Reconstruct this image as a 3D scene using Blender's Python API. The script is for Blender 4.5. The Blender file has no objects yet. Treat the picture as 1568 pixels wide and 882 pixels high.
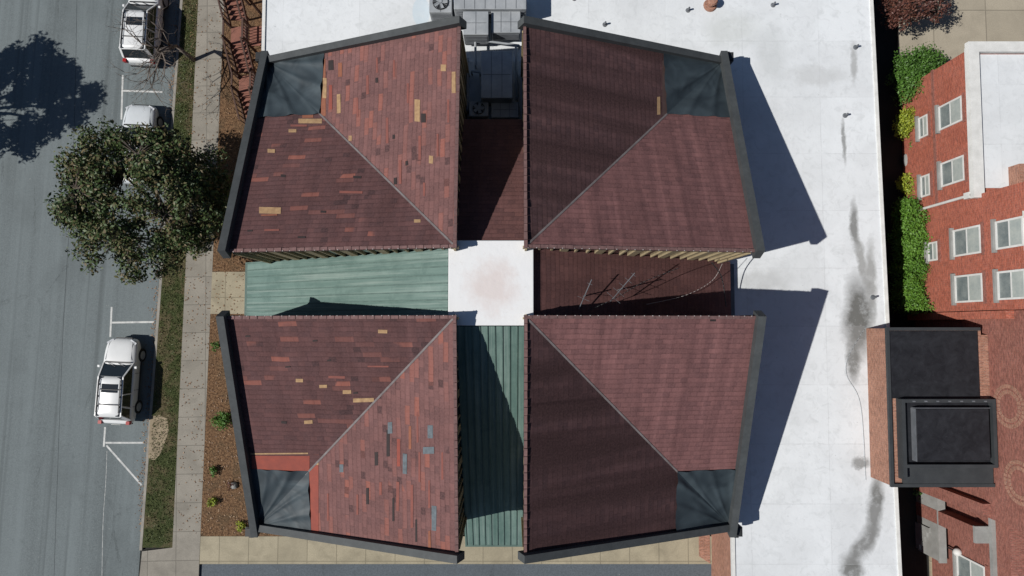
import bpy, bmesh, math, random
import numpy as np
from mathutils import Vector, Matrix
random.seed(7); np.random.seed(7)
sc=bpy.context.scene
# ------------------------------------------------------------------ camera
CAMH=38.0; F=1045.0; TH=math.atan(59/F); cT,sT=math.cos(TH),math.sin(TH)
def ray(u,v):
    x=(u-784)/F; y=(441-v)/F
    return Vector((x, y*cT+sT, y*sT-cT))
def G(u,v,z=0.0):
    """survey: photo measurement -> world XY for a point of known height z"""
    r=ray(u,v); d=(CAMH-z)/(-r.z)
    return (r.x*d, r.y*d)
cam=bpy.data.cameras.new("camera"); co=bpy.data.objects.new("camera",cam); sc.collection.objects.link(co)
cam.sensor_width=36; cam.lens=36*F/1568; cam.clip_end=2000; cam.clip_start=0.5
co.location=(0,0,CAMH); co.rotation_euler=(TH,0,0); sc.camera=co
# ------------------------------------------------------------------ light
EL=math.radians(47.7); ax,ay=0.969,0.247
d=Vector((math.cos(EL)*ax,math.cos(EL)*ay,-math.sin(EL)))
sl=bpy.data.lights.new("sun",'SUN'); sl.energy=4.9; sl.angle=math.radians(0.5); sl.color=(1,0.965,0.91)
so=bpy.data.objects.new("sun",sl); sc.collection.objects.link(so); so.rotation_mode='QUATERNION'
so.rotation_quaternion=d.to_track_quat('-Z','Y'); so.location=(-30,-8,40)
w=bpy.data.worlds.new("World"); sc.world=w; w.use_nodes=True
nt=w.node_tree; bg=nt.nodes['Background']; st=nt.nodes.new('ShaderNodeTexSky'); st.sky_type='NISHITA'
st.sun_disc=False; st.sun_elevation=EL; st.sun_rotation=math.atan2(-ax,-ay)%(2*math.pi)
st.dust_density=0.3; st.ozone_density=3.0; st.air_density=1.0
nt.links.new(st.outputs[0],bg.inputs[0]); bg.inputs[1].default_value=0.05
sc.view_settings.view_transform='Standard'; sc.view_settings.look='None'; sc.view_settings.exposure=0
# ------------------------------------------------------------------ node helpers
class NT:
    def __init__(s,name,rough=0.8,metal=0.0,spec=0.3):
        m=bpy.data.materials.new(name); m.use_nodes=True; s.m=m; s.t=m.node_tree
        s.b=s.t.nodes['Principled BSDF']; s.b.inputs['Roughness'].default_value=rough
        s.b.inputs['Metallic'].default_value=metal; s.b.inputs['Specular IOR Level'].default_value=spec
    def n(s,ty,**k):
        x=s.t.nodes.new(ty)
        for a,b in k.items(): setattr(x,a,b)
        return x
    def set(s,inp,v):
        if v is None: return
        if isinstance(v,bpy.types.NodeSocket): s.t.links.new(v,inp)
        else:
            if isinstance(v,(tuple,list)) and len(v)==3 and inp.type=='RGBA': v=(*v,1)
            inp.default_value=v
    def math(s,op,a,b=None,c=None,clamp=False):
        x=s.n('ShaderNodeMath',operation=op); x.use_clamp=clamp
        s.set(x.inputs[0],a); s.set(x.inputs[1],b); s.set(x.inputs[2],c); return x.outputs[0]
    def coord(s,kind='Object'): return s.n('ShaderNodeTexCoord').outputs[kind]
    def mapping(s,vec,scale=(1,1,1),rot=(0,0,0),loc=(0,0,0)):
        x=s.n('ShaderNodeMapping'); s.set(x.inputs['Vector'],vec); x.inputs['Scale'].default_value=scale
        x.inputs['Rotation'].default_value=rot; x.inputs['Location'].default_value=loc; return x.outputs[0]
    def noise(s,vec,scale,detail=4,rough=0.55,dist=0.0):
        x=s.n('ShaderNodeTexNoise'); s.set(x.inputs['Vector'],vec); x.inputs['Scale'].default_value=scale
        x.inputs['Detail'].default_value=min(detail,4); x.inputs['Roughness'].default_value=rough
        x.inputs['Distortion'].default_value=dist; return x.outputs[0]
    def white(s,vec):
        x=s.n('ShaderNodeTexWhiteNoise',noise_dimensions='3D'); s.set(x.inputs['Vector'],vec); return x.outputs['Value']
    def comb(s,a,b,c=0.0):
        x=s.n('ShaderNodeCombineXYZ'); s.set(x.inputs[0],a); s.set(x.inputs[1],b); s.set(x.inputs[2],c); return x.outputs[0]
    def sep(s,v):
        x=s.n('ShaderNodeSeparateXYZ'); s.set(x.inputs[0],v); return x.outputs
    def mix(s,f,a,b,bt='MIX'):
        x=s.n('ShaderNodeMix',data_type='RGBA',blend_type=bt); s.set(x.inputs[0],f); s.set(x.inputs[6],a); s.set(x.inputs[7],b); return x.outputs[2]
    def rng(s,v,a,b,c=0.0,dd=1.0):
        x=s.n('ShaderNodeMapRange'); s.set(x.inputs[0],v)
        for i,q in enumerate((a,b,c,dd)): x.inputs[i+1].default_value=q
        return x.outputs[0]
    def bump(s,h,strength=0.3,dist=0.02,prev=None):
        x=s.n('ShaderNodeBump'); x.inputs['Strength'].default_value=strength; x.inputs['Distance'].default_value=dist
        s.set(x.inputs['Height'],h)
        if prev is not None: s.set(x.inputs['Normal'],prev)
        return x.outputs[0]
    def out(s,col=None,nrm=None,rough=None):
        if col is not None: s.set(s.b.inputs['Base Color'],col)
        if nrm is not None: s.set(s.b.inputs['Normal'],nrm)
        if rough is not None: s.set(s.b.inputs['Roughness'],rough)
        return s.m
def simple(name,c1,c2=None,scale=3.0,rough=0.8,metal=0.0,bump=0.0,spec=0.3,fine=None):
    N=NT(name,rough,metal,spec); o=N.coord('Object')
    if c2 is None: c2=tuple(x*0.75 for x in c1)
    f=N.rng(N.noise(o,scale,6,0.6),0.3,0.7)
    col=N.mix(f,c1,c2)
    fn=N.noise(o,fine or scale*9,3,0.7)
    col=N.mix(N.rng(fn,0.3,0.7,0,0.35),col,tuple(x*0.6 for x in c1))
    return N.out(col, N.bump(fn,bump,0.03) if bump else None)
# ---- shingles
def shingle(name,base,alt,amount=0.0,redc=(0.24,0.088,0.066),streak=0.0,dark=0.65,wave=0.5,mott=0.6):
    N=NT(name,0.9,0,0.15); uv=N.coord('UV'); s=N.sep(uv)
    ch=0.225; tw=0.31
    wv=N.math('MULTIPLY',N.math('SUBTRACT',N.noise(uv,0.8,1,0.5),0.5),0.10)
    vv=N.math('ADD',s[1],wv)
    row=N.math('FLOOR',N.math('DIVIDE',vv,ch))
    off=N.white(N.comb(row,3.3,1.0))
    uu=N.math('ADD',N.math('DIVIDE',s[0],tw),off)
    cell=N.white(N.comb(N.math('FLOOR',uu),row,5.0))
    big=N.math('ADD',N.math('DIVIDE',s[0],0.8),N.math('MULTIPLY',off,7.0))
    bcell=N.white(N.comb(N.math('FLOOR',big),row,9.0))
    col=N.mix(cell,base,alt)
    col=N.mix(N.rng(bcell,0.5,1,0,0.35),col,tuple(x*1.3 for x in base))
    cl=N.noise(uv,0.45,4,0.65,0.4)
    col=N.mix(N.rng(cl,0.38,0.66,0,mott),col,tuple(x*0.55 for x in base))
    ws=N.noise(N.mapping(uv,(1.0,0.07,1)),1.0,2,0.5,0.3)
    col=N.mix(N.rng(ws,0.42,0.60,0,streak),col,tuple(x*0.40 for x in base))
    if amount>0:
        clus=N.noise(uv,0.28,1,0.5)
        thr=N.math('ADD',bcell,N.math('MULTIPLY',clus,0.5))
        m=N.rng(thr,1.235-amount,1.245-amount)
        sh=N.white(N.comb(N.math('FLOOR',big),row,2.0))
        col=N.mix(N.math('MULTIPLY',m,N.rng(sh,0,1,0.1,0.9)),col,redc)
        thr2=N.math('ADD',cell,N.math('MULTIPLY',clus,0.3))
        col=N.mix(N.rng(thr2,1.115,1.12,0,0.6),col,(0.03,0.02,0.022))
    fr=N.math('FRACT',N.math('DIVIDE',vv,ch))
    edge=N.rng(fr,0.0,0.30,1,0)
    frx=N.math('FRACT',uu); ex=N.rng(frx,0.0,0.12,1,0)
    e=N.math('MAXIMUM',edge,N.math('MULTIPLY',ex,0.6))
    wob=N.rng(N.noise(uv,1.3,2,0.6),0.35,0.65,0.4,1.0)
    col=N.mix(N.math('MULTIPLY',N.math('MULTIPLY',e,wob),dark),col,tuple(x*0.25 for x in base))
    g=N.noise(uv,12,3,0.8)
    col=N.mix(N.rng(g,0.38,0.7,0,0.3),col,tuple(min(1,x*1.5+0.01) for x in base))
    h=N.math('ADD',N.math('MULTIPLY',fr,-1.0),N.math('MULTIPLY',cell,0.7))
    b1=N.bump(ws,wave,0.3)
    return N.out(col,N.bump(h,0.6,0.03,b1))
def brickmat(name,c1,c2,mortar,bw=0.22,bh=0.075,big=0.5):
    N=NT(name,0.9,0,0.2); uv=N.coord('UV')
    b=N.n('ShaderNodeTexBrick'); N.set(b.inputs['Vector'],uv)
    b.inputs['Scale'].default_value=1; b.inputs['Brick Width'].default_value=bw; b.inputs['Row Height'].default_value=bh
    b.inputs['Mortar Size'].default_value=0.008; N.set(b.inputs['Color1'],c1); N.set(b.inputs['Color2'],c2); N.set(b.inputs['Mortar'],mortar)
    col=N.mix(N.rng(N.noise(uv,0.9,4,0.65),0.38,0.68,0,big),b.outputs[0],tuple(x*0.45 for x in c1))
    col=N.mix(N.rng(N.noise(N.mapping(uv,(3,9,1)),1.3,3,0.8),0.42,0.66,0,0.65),col,tuple(min(1,x*1.5+.03) for x in c1))
    col=N.mix(N.rng(N.noise(N.mapping(uv,(4,10,1),loc=(5,2,0)),1.2,3,0.8),0.5,0.68,0,0.65),col,tuple(x*0.4 for x in c1))
    return N.out(col,N.bump(b.outputs[1],0.3,-0.01))
# ---- asphalt
def asphalt(name,c,streaky=True,rot=0.045):
    N=NT(name,0.85,0,0.3); o=N.coord('Object'); o=N.mapping(o,rot=(0,0,rot))
    g=N.noise(o,14,4,0.85); col=N.mix(N.rng(g,0.3,0.7),tuple(x*0.68 for x in c),tuple(x*1.35 for x in c))
    if streaky:
        s=N.noise(N.mapping(o,(1.0,0.03,1)),1.1,4,0.65)
        col=N.mix(N.rng(s,0.35,0.65,0,0.6),col,tuple(x*1.45 for x in c))
        s2=N.noise(N.mapping(o,(2.5,0.02,1),loc=(7,3,0)),1.0,3,0.6)
        col=N.mix(N.rng(s2,0.55,0.68,0,0.45),col,tuple(x*0.6 for x in c))
    p=N.noise(o,0.25,4,0.6); col=N.mix(N.rng(p,0.5,0.7,0,0.4),col,tuple(x*0.7 for x in c))
    v=N.n('ShaderNodeTexVoronoi',feature='DISTANCE_TO_EDGE'); N.set(v.inputs['Vector'],N.mapping(o,(1,0.35,1)))
    v.inputs['Scale'].default_value=0.3
    wv=N.noise(o,1.5,4,0.7)
    cr=N.math('ADD',v.outputs[0],N.math('MULTIPLY',N.math('SUBTRACT',wv,0.5),0.12))
    cm=N.math('MULTIPLY',N.rng(N.math('ABSOLUTE',cr),0.0,0.008,1,0),N.rng(p,0.45,0.6,0,0.5))
    col=N.mix(cm,col,tuple(x*0.4 for x in c))
    col=N.mix(N.rng(wv,0.62,0.75,0,0.4),col,tuple(x*0.5 for x in c))
    sp=N.noise(o,5,2,0.6); col=N.mix(N.rng(sp,0.74,0.78,0,0.5),col,(0.3,0.3,0.28))
    return N.out(col,N.bump(g,0.4,0.01))
def concrete(name,c,joint=1.5,jw=0.03,rot=0.0,stain=0.5,jy=None):
    N=NT(name,0.9,0,0.2); o=N.mapping(N.coord('Object'),rot=(0,0,rot)); s=N.sep(o)
    g=N.noise(o,16,4,0.75); col=N.mix(N.rng(g,0.3,0.7),tuple(x*0.8 for x in c),tuple(x*1.12 for x in c))
    p=N.noise(o,0.9,4,0.65,0.5); col=N.mix(N.rng(p,0.42,0.7,0,stain),col,tuple(x*0.5 for x in c))
    cid=N.white(N.comb(N.math('FLOOR',N.math('DIVIDE',s[0],joint)),N.math('FLOOR',N.math('DIVIDE',s[1],jy or joint)),1.0))
    col=N.mix(N.rng(cid,0,1,0,0.35),col,tuple(x*0.6 for x in c))
    fx=N.math('FRACT',N.math('DIVIDE',s[0],joint)); fy=N.math('FRACT',N.math('DIVIDE',s[1],jy or joint))
    j=N.math('MAXIMUM',N.rng(fx,jw,jw+0.01,1,0),N.rng(fy,jw,jw+0.01,1,0))
    col=N.mix(N.math('MULTIPLY',j,0.6),col,tuple(x*0.3 for x in c))
    return N.out(col,N.bump(g,0.3,0.01))
# ------------------------------------------------------------------ mesh helpers
def empty(name,loc=(0,0,0)):
    o=bpy.data.objects.new(name,None); sc.collection.objects.link(o); o.location=loc; o.empty_display_size=0.3; return o
def obj(name,verts,faces,mat,parent=None,smooth=False,uv=True,tdir=None):
    me=bpy.data.meshes.new(name); me.from_pydata([tuple(v) for v in verts],[],faces); me.update()
    if mat: me.materials.append(mat)
    if uv:
        ul=me.uv_layers.new(name='UVMap').data
        for p in me.polygons:
            n=p.normal
            if tdir is not None: t=tdir; b=n.cross(t)
            elif abs(n.z)>0.9995: t=Vector((1,0,0)); b=Vector((0,1,0))
            else:
                t=Vector((0,0,1)).cross(n).normalized(); b=n.cross(t)
            for li in p.loop_indices:
                q=me.vertices[me.loops[li].vertex_index].co; ul[li].uv=(q.dot(t),q.dot(b))
    if smooth: me.polygons.foreach_set('use_smooth',[True]*len(me.polygons))
    o=bpy.data.objects.new(name,me); sc.collection.objects.link(o)
    if parent: o.parent=parent
    return o
BF=[(0,3,2,1),(4,5,6,7),(0,1,5,4),(1,2,6,5),(2,3,7,6),(3,0,4,7)]
def boxv(x0,x1,y0,y1,z0,z1): return [(x0,y0,z0),(x1,y0,z0),(x1,y1,z0),(x0,y1,z0),(x0,y0,z1),(x1,y0,z1),(x1,y1,z1),(x0,y1,z1)]
def box(name,x0,x1,y0,y1,z0,z1,mat,parent=None,bevel=0.0):
    o=obj(name,boxv(x0,x1,y0,y1,z0,z1),BF,mat,parent)
    if bevel:
        m=o.modifiers.new('b','BEVEL'); m.width=bevel; m.segments=2
    return o
def beamv(p0,p1,wd,ht,up=Vector((0,0,1))):
    p0=Vector(p0);p1=Vector(p1); dd=(p1-p0).normalized(); sd=dd.cross(up)
    if sd.length<1e-4: sd=dd.cross(Vector((1,0,0)))
    sd.normalize(); uu=sd.cross(dd).normalized(); a=sd*wd/2; b=uu*ht/2
    return [p0-a-b,p0+a-b,p1+a-b,p1-a-b,p0-a+b,p0+a+b,p1+a+b,p1-a+b]
class Multi:
    def __init__(s): s.v=[];s.f=[]
    def add(s,v,f):
        n=len(s.v); s.v+= [tuple(x) for x in v]; s.f+=[tuple(i+n for i in q) for q in f]
    def box(s,*a): s.add(boxv(*a),BF)
    def beam(s,p0,p1,w_,h_): s.add(beamv(p0,p1,w_,h_),BF)
    def tube(s,p0,p1,r0,r1,k=6):
        p0=Vector(p0);p1=Vector(p1); dd=(p1-p0)
        if dd.length<1e-5: return
        dd.normalize(); a=dd.orthogonal().normalized(); b=dd.cross(a)
        v=[];
        for p,r in((p0,r0),(p1,r1)):
            for i in range(k):
                t=2*math.pi*i/k; v.append(p+a*math.cos(t)*r+b*math.sin(t)*r)
        f=[(i,(i+1)%k,k+(i+1)%k,k+i) for i in range(k)]+[tuple(range(k))[::-1],tuple(range(k,2*k))]
        s.add(v,f)
    def obj(s,name,mat,parent=None,smooth=False): return obj(name,s.v,s.f,mat,parent,smooth)
def beam(name,p0,p1,w_,h_,mat,parent=None): return obj(name,beamv(p0,p1,w_,h_),BF,mat,parent)
def sheet(name,pts,z,mat,parent=None):
    return obj(name,[(x,y,z) for x,y in pts],[tuple(range(len(pts)))],mat,parent)
def slab(name,pts,z0,z1,mat,parent=None):
    n=len(pts); v=[(x,y,z0) for x,y in pts]+[(x,y,z1) for x,y in pts]
    f=[tuple(range(n))[::-1],tuple(range(n,2*n))]+[(i,(i+1)%n,n+(i+1)%n,n+i) for i in range(n)]
    return obj(name,v,f,mat,parent)
def curve(name,pts,r,mat,parent=None):
    M=Multi()
    P=[Vector(p) for p in pts]; Q=[]
    for i in range(len(P)-1):
        a=P[max(i-1,0)];b=P[i];c=P[i+1];e=P[min(i+2,len(P)-1)]
        for k in range(8):
            t=k/8; Q.append(0.5*((2*b)+(c-a)*t+(2*a-5*b+4*c-e)*t*t+(3*b-a-3*c+e)*t**3))
    Q.append(P[-1])
    for i in range(len(Q)-1): M.tube(Q[i],Q[i+1],r,r,5)
    return M.obj(name,mat,parent,True)
# ------------------------------------------------------------------ materials
M_as=asphalt('asphalt',(0.112,0.131,0.136)); M_as2=asphalt('asphalt_lot',(0.085,0.10,0.115),False)
M_ground=simple('ground_dirt',(0.024,0.024,0.022),(0.015,0.016,0.016),0.6,0.95,bump=0.4)
M_walk=concrete('walk_concrete',(0.27,0.25,0.215),1.55,0.02,-0.02,stain=0.55)
M_walk2=concrete('walk_concrete_beige',(0.35,0.31,0.225),1.6,0.02,stain=0.6)
M_drive=concrete('drive_concrete',(0.37,0.33,0.26),3.0,0.012,stain=0.35)
M_kerb=simple('kerb_stone',(0.30,0.28,0.245),(0.18,0.17,0.155),2)
N=NT('grass',0.95,0,0.1); o=N.coord('Object')
c=N.mix(N.rng(N.noise(o,7,4,0.7),0.3,0.7),(0.034,0.050,0.018),(0.09,0.10,0.042))
c=N.mix(N.rng(N.noise(o,0.9,4,0.7,0.6),0.46,0.6,0,0.9),c,(0.14,0.11,0.066))
c=N.mix(N.rng(N.noise(o,20,3,0.8),0.35,0.7,0,0.6),c,(0.02,0.026,0.012))
M_grass=N.out(c,N.bump(N.noise(o,20,3,0.8),1.0,0.06))
N=NT('mulch',0.95,0,0.1); o=N.coord('Object')
c=N.mix(N.rng(N.noise(o,9,4,0.8),0.38,0.62),(0.06,0.033,0.02),(0.25,0.15,0.083))
c=N.mix(N.rng(N.noise(o,1.1,4,0.6),0.5,0.7,0,0.6),c,(0.08,0.063,0.04))
M_mulch=N.out(c,N.bump(N.noise(o,18,3,0.8),1.0,0.06))
M_paint=simple('road_paint',(0.62,0.62,0.60),(0.34,0.35,0.35),4,0.8,fine=14)
M_sh_l=shingle('shingle_weathered',(0.168,0.085,0.080),(0.112,0.061,0.060),0.135,streak=0.15,mott=0.45)  # weathered shingle, sunlit brightness put into the base colour
M_sh_lb=shingle('shingle_weathered_dimmed',(0.108,0.054,0.053),(0.072,0.041,0.043),0.035,streak=0.25)  # same weathered shingle, base darkened for the less sunlit slopes
M_sh_r=shingle('shingle_shaded',(0.082,0.044,0.045),(0.048,0.028,0.031),0.0,streak=0.9,wave=0.9,dark=0.8)  # same shingle darkened for slopes turned from the sun, with painted undulating shade
M_sh_rb=shingle('shingle_lit',(0.178,0.086,0.084),(0.120,0.061,0.062),0.0,streak=0.2,mott=0.4,dark=0.7)  # lit copy of the right-hand shingle, brightness painted into its base
M_sh_arm=shingle('shingle_arm',(0.125,0.060,0.056),(0.084,0.043,0.043),0.0,streak=0.3)
M_cap=simple('parapet_metal',(0.066,0.072,0.075),(0.046,0.051,0.054),1.5,0.65,0.0,spec=0.25,fine=6)
M_fascia=simple('fascia_brown',(0.09,0.055,0.05),None,2)
M_ridge=simple('ridge_cap',(0.19,0.11,0.105),(0.11,0.066,0.064),6,0.9)
M_flash=simple('valley_flashing',(0.20,0.18,0.18),(0.11,0.09,0.09),2.5,0.7,0.0,fine=12)
M_tan=simple('bare_decking',(0.40,0.265,0.14),(0.25,0.15,0.085),5,0.9)
M_or=simple('orange_underlay',(0.27,0.105,0.06),(0.19,0.075,0.05),4,0.9)
M_red=simple('red_underlay',(0.23,0.082,0.065),(0.17,0.065,0.056),3,0.9)
M_red2=simple('red_underlay_bright',(0.27,0.07,0.05),(0.20,0.058,0.046),3,0.9)
M_blu=simple('bluegrey_patch',(0.13,0.16,0.18),(0.08,0.09,0.10),6,0.8)
M_drk=simple('dark_hole',(0.035,0.026,0.026),None,5)
N=NT('tarp',0.5,0,0.4); o=N.coord('Object')
wr=N.noise(N.mapping(o,(1,1,1)),0.7,2,0.5,1.0)
c=N.mix(N.rng(wr,0.35,0.7),(0.020,0.028,0.034),(0.046,0.062,0.072))
M_tarp=N.out(c,N.bump(wr,0.35,0.15))
N=NT('green_metal',0.6,0.0,0.3); uv=N.coord('UV')
st1=N.noise(N.mapping(uv,(1.6,0.10,1)),1.0,4,0.6)
c=N.mix(N.rng(st1,0.3,0.7),(0.060,0.112,0.098),(0.145,0.212,0.190))
c=N.mix(N.rng(N.noise(uv,0.9,4,0.7,0.5),0.45,0.7,0,0.6),c,(0.048,0.092,0.082))
c=N.mix(N.rng(N.noise(N.mapping(uv,(5,0.15,1)),1.0,4,0.7),0.5,0.72,0,0.6),c,(0.25,0.30,0.275))
M_teal=N.out(c,None)
M_tealrib=simple('green_metal_rib',(0.065,0.11,0.098),(0.11,0.17,0.15),3,0.6)
M_cream=simple('cream_siding',(0.40,0.325,0.20),(0.28,0.225,0.14),2)
N=NT('window_band_glass',0.12,0,0.6); M_dkwall=N.out((0.018,0.022,0.025))
M_wallside=simple('wall_brown',(0.16,0.12,0.08),None,2)
M_grey=simple('galvanised',(0.38,0.40,0.42),(0.25,0.27,0.29),1.3,0.5,0.1,fine=7)
M_greyd=simple('galvanised_dark',(0.17,0.18,0.20),(0.10,0.11,0.12),1.5,0.5,0.1,fine=7)
M_black=simple('black_metal',(0.03,0.032,0.035),None,3,0.5)
M_wht=simple('white_trim',(0.70,0.70,0.68),(0.54,0.54,0.52),2,0.6)
M_clip=simple('clip_grey',(0.42,0.38,0.37),None,2,0.6)
M_stone=simple('grey_stone',(0.30,0.30,0.29),(0.20,0.20,0.19),1.5,0.9,bump=0.3)
M_brick=brickmat('red_brick',(0.36,0.095,0.055),(0.23,0.062,0.045),(0.30,0.20,0.16))
M_brick2=brickmat('brown_brick',(0.31,0.15,0.10),(0.21,0.095,0.07),(0.30,0.24,0.20))
M_brick3=brickmat('old_brick',(0.25,0.092,0.068),(0.165,0.06,0.05),(0.22,0.15,0.12))
N=NT('black_membrane',0.6,0,0.3); o=N.coord('Object')
c=N.mix(N.rng(N.noise(o,2.0,4,0.65,0.5),0.35,0.7),(0.008,0.009,0.012),(0.020,0.022,0.027))
c=N.mix(N.rng(N.noise(o,6,4,0.7),0.62,0.8,0,0.35),c,(0.06,0.06,0.07)); M_memb=N.out(c,None)
# white membrane roof with dirt
def whiteroof():
    N=NT('white_membrane',0.65,0,0.3); o=N.coord('Object'); s=N.sep(o)
    base=(0.645,0.67,0.69)
    col=N.mix(N.rng(N.noise(o,0.35,4,0.6,0.4),0.4,0.66,0,0.7),base,(0.53,0.55,0.565))
    n=N.noise(o,0.9,4,0.7); n2=N.noise(N.mapping(o,loc=(3.1,7.7,0)),1.6,4,0.7)
    col=N.mix(N.rng(N.noise(o,2.2,4,0.7,1.0),0.50,0.74,0,0.6),col,(0.46,0.48,0.49))
    nx=N.math('SUBTRACT',n,0.5); ny=N.math('SUBTRACT',n2,0.5)
    brk=N.rng(n2,0.25,0.5,0.55,1.0)
    def ellipse(u,v,hw,hh,k,colr,wob=0.5,soft=0.5,slant=0.0):
        nonlocal col
        x,y=G(u,v,4.0); px=CAMH/F*0.9
        hw*=px;hh*=px
        yy=N.math('SUBTRACT',s[1],y)
        dx=N.math('DIVIDE',N.math('ADD',N.math('SUBTRACT',s[0],x),N.math('ADD',N.math('MULTIPLY',nx,wob*1.6),N.math('MULTIPLY',yy,slant))),hw)
        dy=N.math('DIVIDE',N.math('ADD',yy,N.math('MULTIPLY',ny,wob*2.4)),hh)
        r=N.math('SQRT',N.math('ADD',N.math('MULTIPLY',dx,dx),N.math('MULTIPLY',dy,dy)))
        m=N.math('MULTIPLY',N.rng(r,1-soft,1+soft*0.4,k,0),brk)
        col=N.mix(m,col,colr)
    g=(0.09,0.09,0.082); g2=(0.20,0.20,0.19)
    ellipse(1314,485,25,66,0.95,g); ellipse(1306,550,12,34,0.9,g); ellipse(1334,425,9,60,0.75,g2,0.4)
    ellipse(1308,345,8,40,0.8,g,0.4); ellipse(1319,400,7,44,0.75,g2,0.4,slant=0.15)
    ellipse(1340,775,12,54,0.9,g,0.4,slant=-0.15); ellipse(1322,835,17,38,0.9,g,slant=-0.5); ellipse(1304,872,18,26,0.85,g)
    ellipse(1308,95,6,34,0.6,g2,0.4); ellipse(1293,215,3.5,38,0.65,g,0.3)
    ellipse(1165,430,50,18,0.55,(0.36,0.37,0.37)); ellipse(1250,115,50,16,0.5,(0.42,0.43,0.43))
    ellipse(1120,45,45,30,0.5,(0.44,0.46,0.44)); ellipse(1318,708,12,9,0.7,g)
    ellipse(645,18,14,24,0.7,(0.45,0.55,0.62),0.05,0.1); ellipse(1180,80,24,60,0.35,(0.42,0.44,0.44))
    wv=N.math('MULTIPLY',ny,0.08)
    fy=N.math('FRACT',N.math('DIVIDE',N.math('ADD',s[1],wv),2.9)); fx=N.math('FRACT',N.math('DIVIDE',N.math('ADD',s[0],wv),3.9))
    e=N.math('MAXIMUM',N.rng(fy,0.0,0.02,1,0),N.rng(fx,0.0,0.014,1,0))
    col=N.mix(N.math('MULTIPLY',e,N.rng(n,0.4,0.6,0.1,0.5)),col,(0.36,0.37,0.38))
    cid=N.white(N.comb(N.math('FLOOR',N.math('DIVIDE',s[0],3.9)),N.math('FLOOR',N.math('DIVIDE',s[1],2.9)),1.0))
    col=N.mix(N.rng(cid,0,1,0,0.22),col,(0.46,0.47,0.48))
    sp=N.noise(o,5,3,0.7); col=N.mix(N.rng(sp,0.68,0.76,0,0.6),col,(0.25,0.25,0.25))
    return N.out(col,N.bump(n,0.3,0.06))
M_white=whiteroof()
N=NT('white_cap',0.65,0,0.3); o=N.coord('Object'); s=N.sep(o)
dx=N.math('ADD',s[0],0.75); dy=N.math('SUBTRACT',s[1],1.6)
r=N.math('ADD',N.math('SQRT',N.math('ADD',N.math('MULTIPLY',dx,dx),N.math('MULTIPLY',dy,dy))),N.math('MULTIPLY',N.math('SUBTRACT',N.noise(o,1.5,4,0.7),0.5),1.6))
c=N.mix(N.rng(r,0.5,1.3,0.75,0.05),(0.66,0.67,0.68),(0.56,0.49,0.47))
c=N.mix(N.rng(N.noise(o,5,4,0.7),0.62,0.78,0,0.5),c,(0.45,0.40,0.38)); M_white2=N.out(c,N.bump(N.noise(o,2,4,0.6),0.3,0.05))
# ------------------------------------------------------------------ ground
ZR=-0.12
sheet('ground',[(-400,-400),(400,-400),(400,400),(-400,400)],-0.135,M_ground)
kx=lambda y:-19.80+0.045*y
wl=lambda y:-18.3+0.02*y
wr_=lambda y:-16.8+0.02*y
sheet('road',[(-55,-150),(kx(-150),-150),(kx(150),150),(-55,150)],ZR,M_as)
sheet('driveway',[(-17.1,-60),(10.9,-60),(10.9,-12.95),(-17.1,-12.95)],ZR,M_as2)
YB=-12.2
slab('kerb',[(kx(YB),YB),(kx(YB)+0.15,YB),(kx(80)+0.15,80),(kx(80),80)],-0.13,0.0,M_kerb)
ver=slab('grass_verge',[(kx(YB)+0.15,YB+0.15),(wl(YB),YB+0.15),(wl(80),80),(kx(80)+0.15,80)],-0.13,0.0,M_grass)
slab('sidewalk',[(kx(-60)+0.1,-60),(wr_(-60),-60),(wr_(-12.95),-12.95),(wr_(80),80),(wl(80),80),(wl(YB+.15),YB+0.15),(kx(YB)+.16,YB-0.05),(kx(-14)+0.1,-14)],-0.13,0.004,M_walk)
slab('footpath',[(wr_(-12),-12.93),(11.2,-12.93),(11.2,-11.45),(wr_(-11),-11.45)],-0.13,0.002,M_walk2)
slab('entrance_path',[(wr_(0.7),0.7),(-11.5,0.7),(-11.5,3.05),(wr_(3),3.05)],-0.13,0.008,M_walk2)
slab('mulch_bed',[(wr_(-11.4),-11.44),(-10,-11.44),(-10,0.69),(wr_(.6),0.69)],-0.13,0.0,M_mulch)
slab('mulch_bed',[(wr_(3.1),3.06),(-10,3.06),(-10,30),(wr_(30),30)],-0.13,0.0,M_mulch)
slab('brick_edging',[(10.2,-12.5),(10.8,-12.9),(10.8,-10.5),(10.2,-10.5)],-0.13,0.03,M_brick2)
x,y=G(243,668)
slab('dirt_patch',[(x-0.55,y-1.2),(x-.2,y-1.3),(x+0.1,y-1.0),(x+.3,y-.5),(x+0.55,y+0.3),(x+0.45,y+0.95),(x,y+1.15),(x-0.5,y+1.1)],-0.1,0.006,simple('bare_dirt',(0.32,0.26,0.18),(0.20,0.16,0.11),2,0.95,fine=10))
# alley & right side
sheet('alley',[(18,-60),(60,-60),(60,60),(18,60)],-0.128,M_ground)
slab('concrete_drive',[G(1376,99),(40,G(1376,99)[1]),(40,60),G(1376,-300)],-0.13,0.0,M_drive)
slab('patio',[G(1424,840),(40,G(1424,840)[1]),(40,-30),(G(1424,840)[0],-30)],-0.13,0.0,M_walk2)
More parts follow.
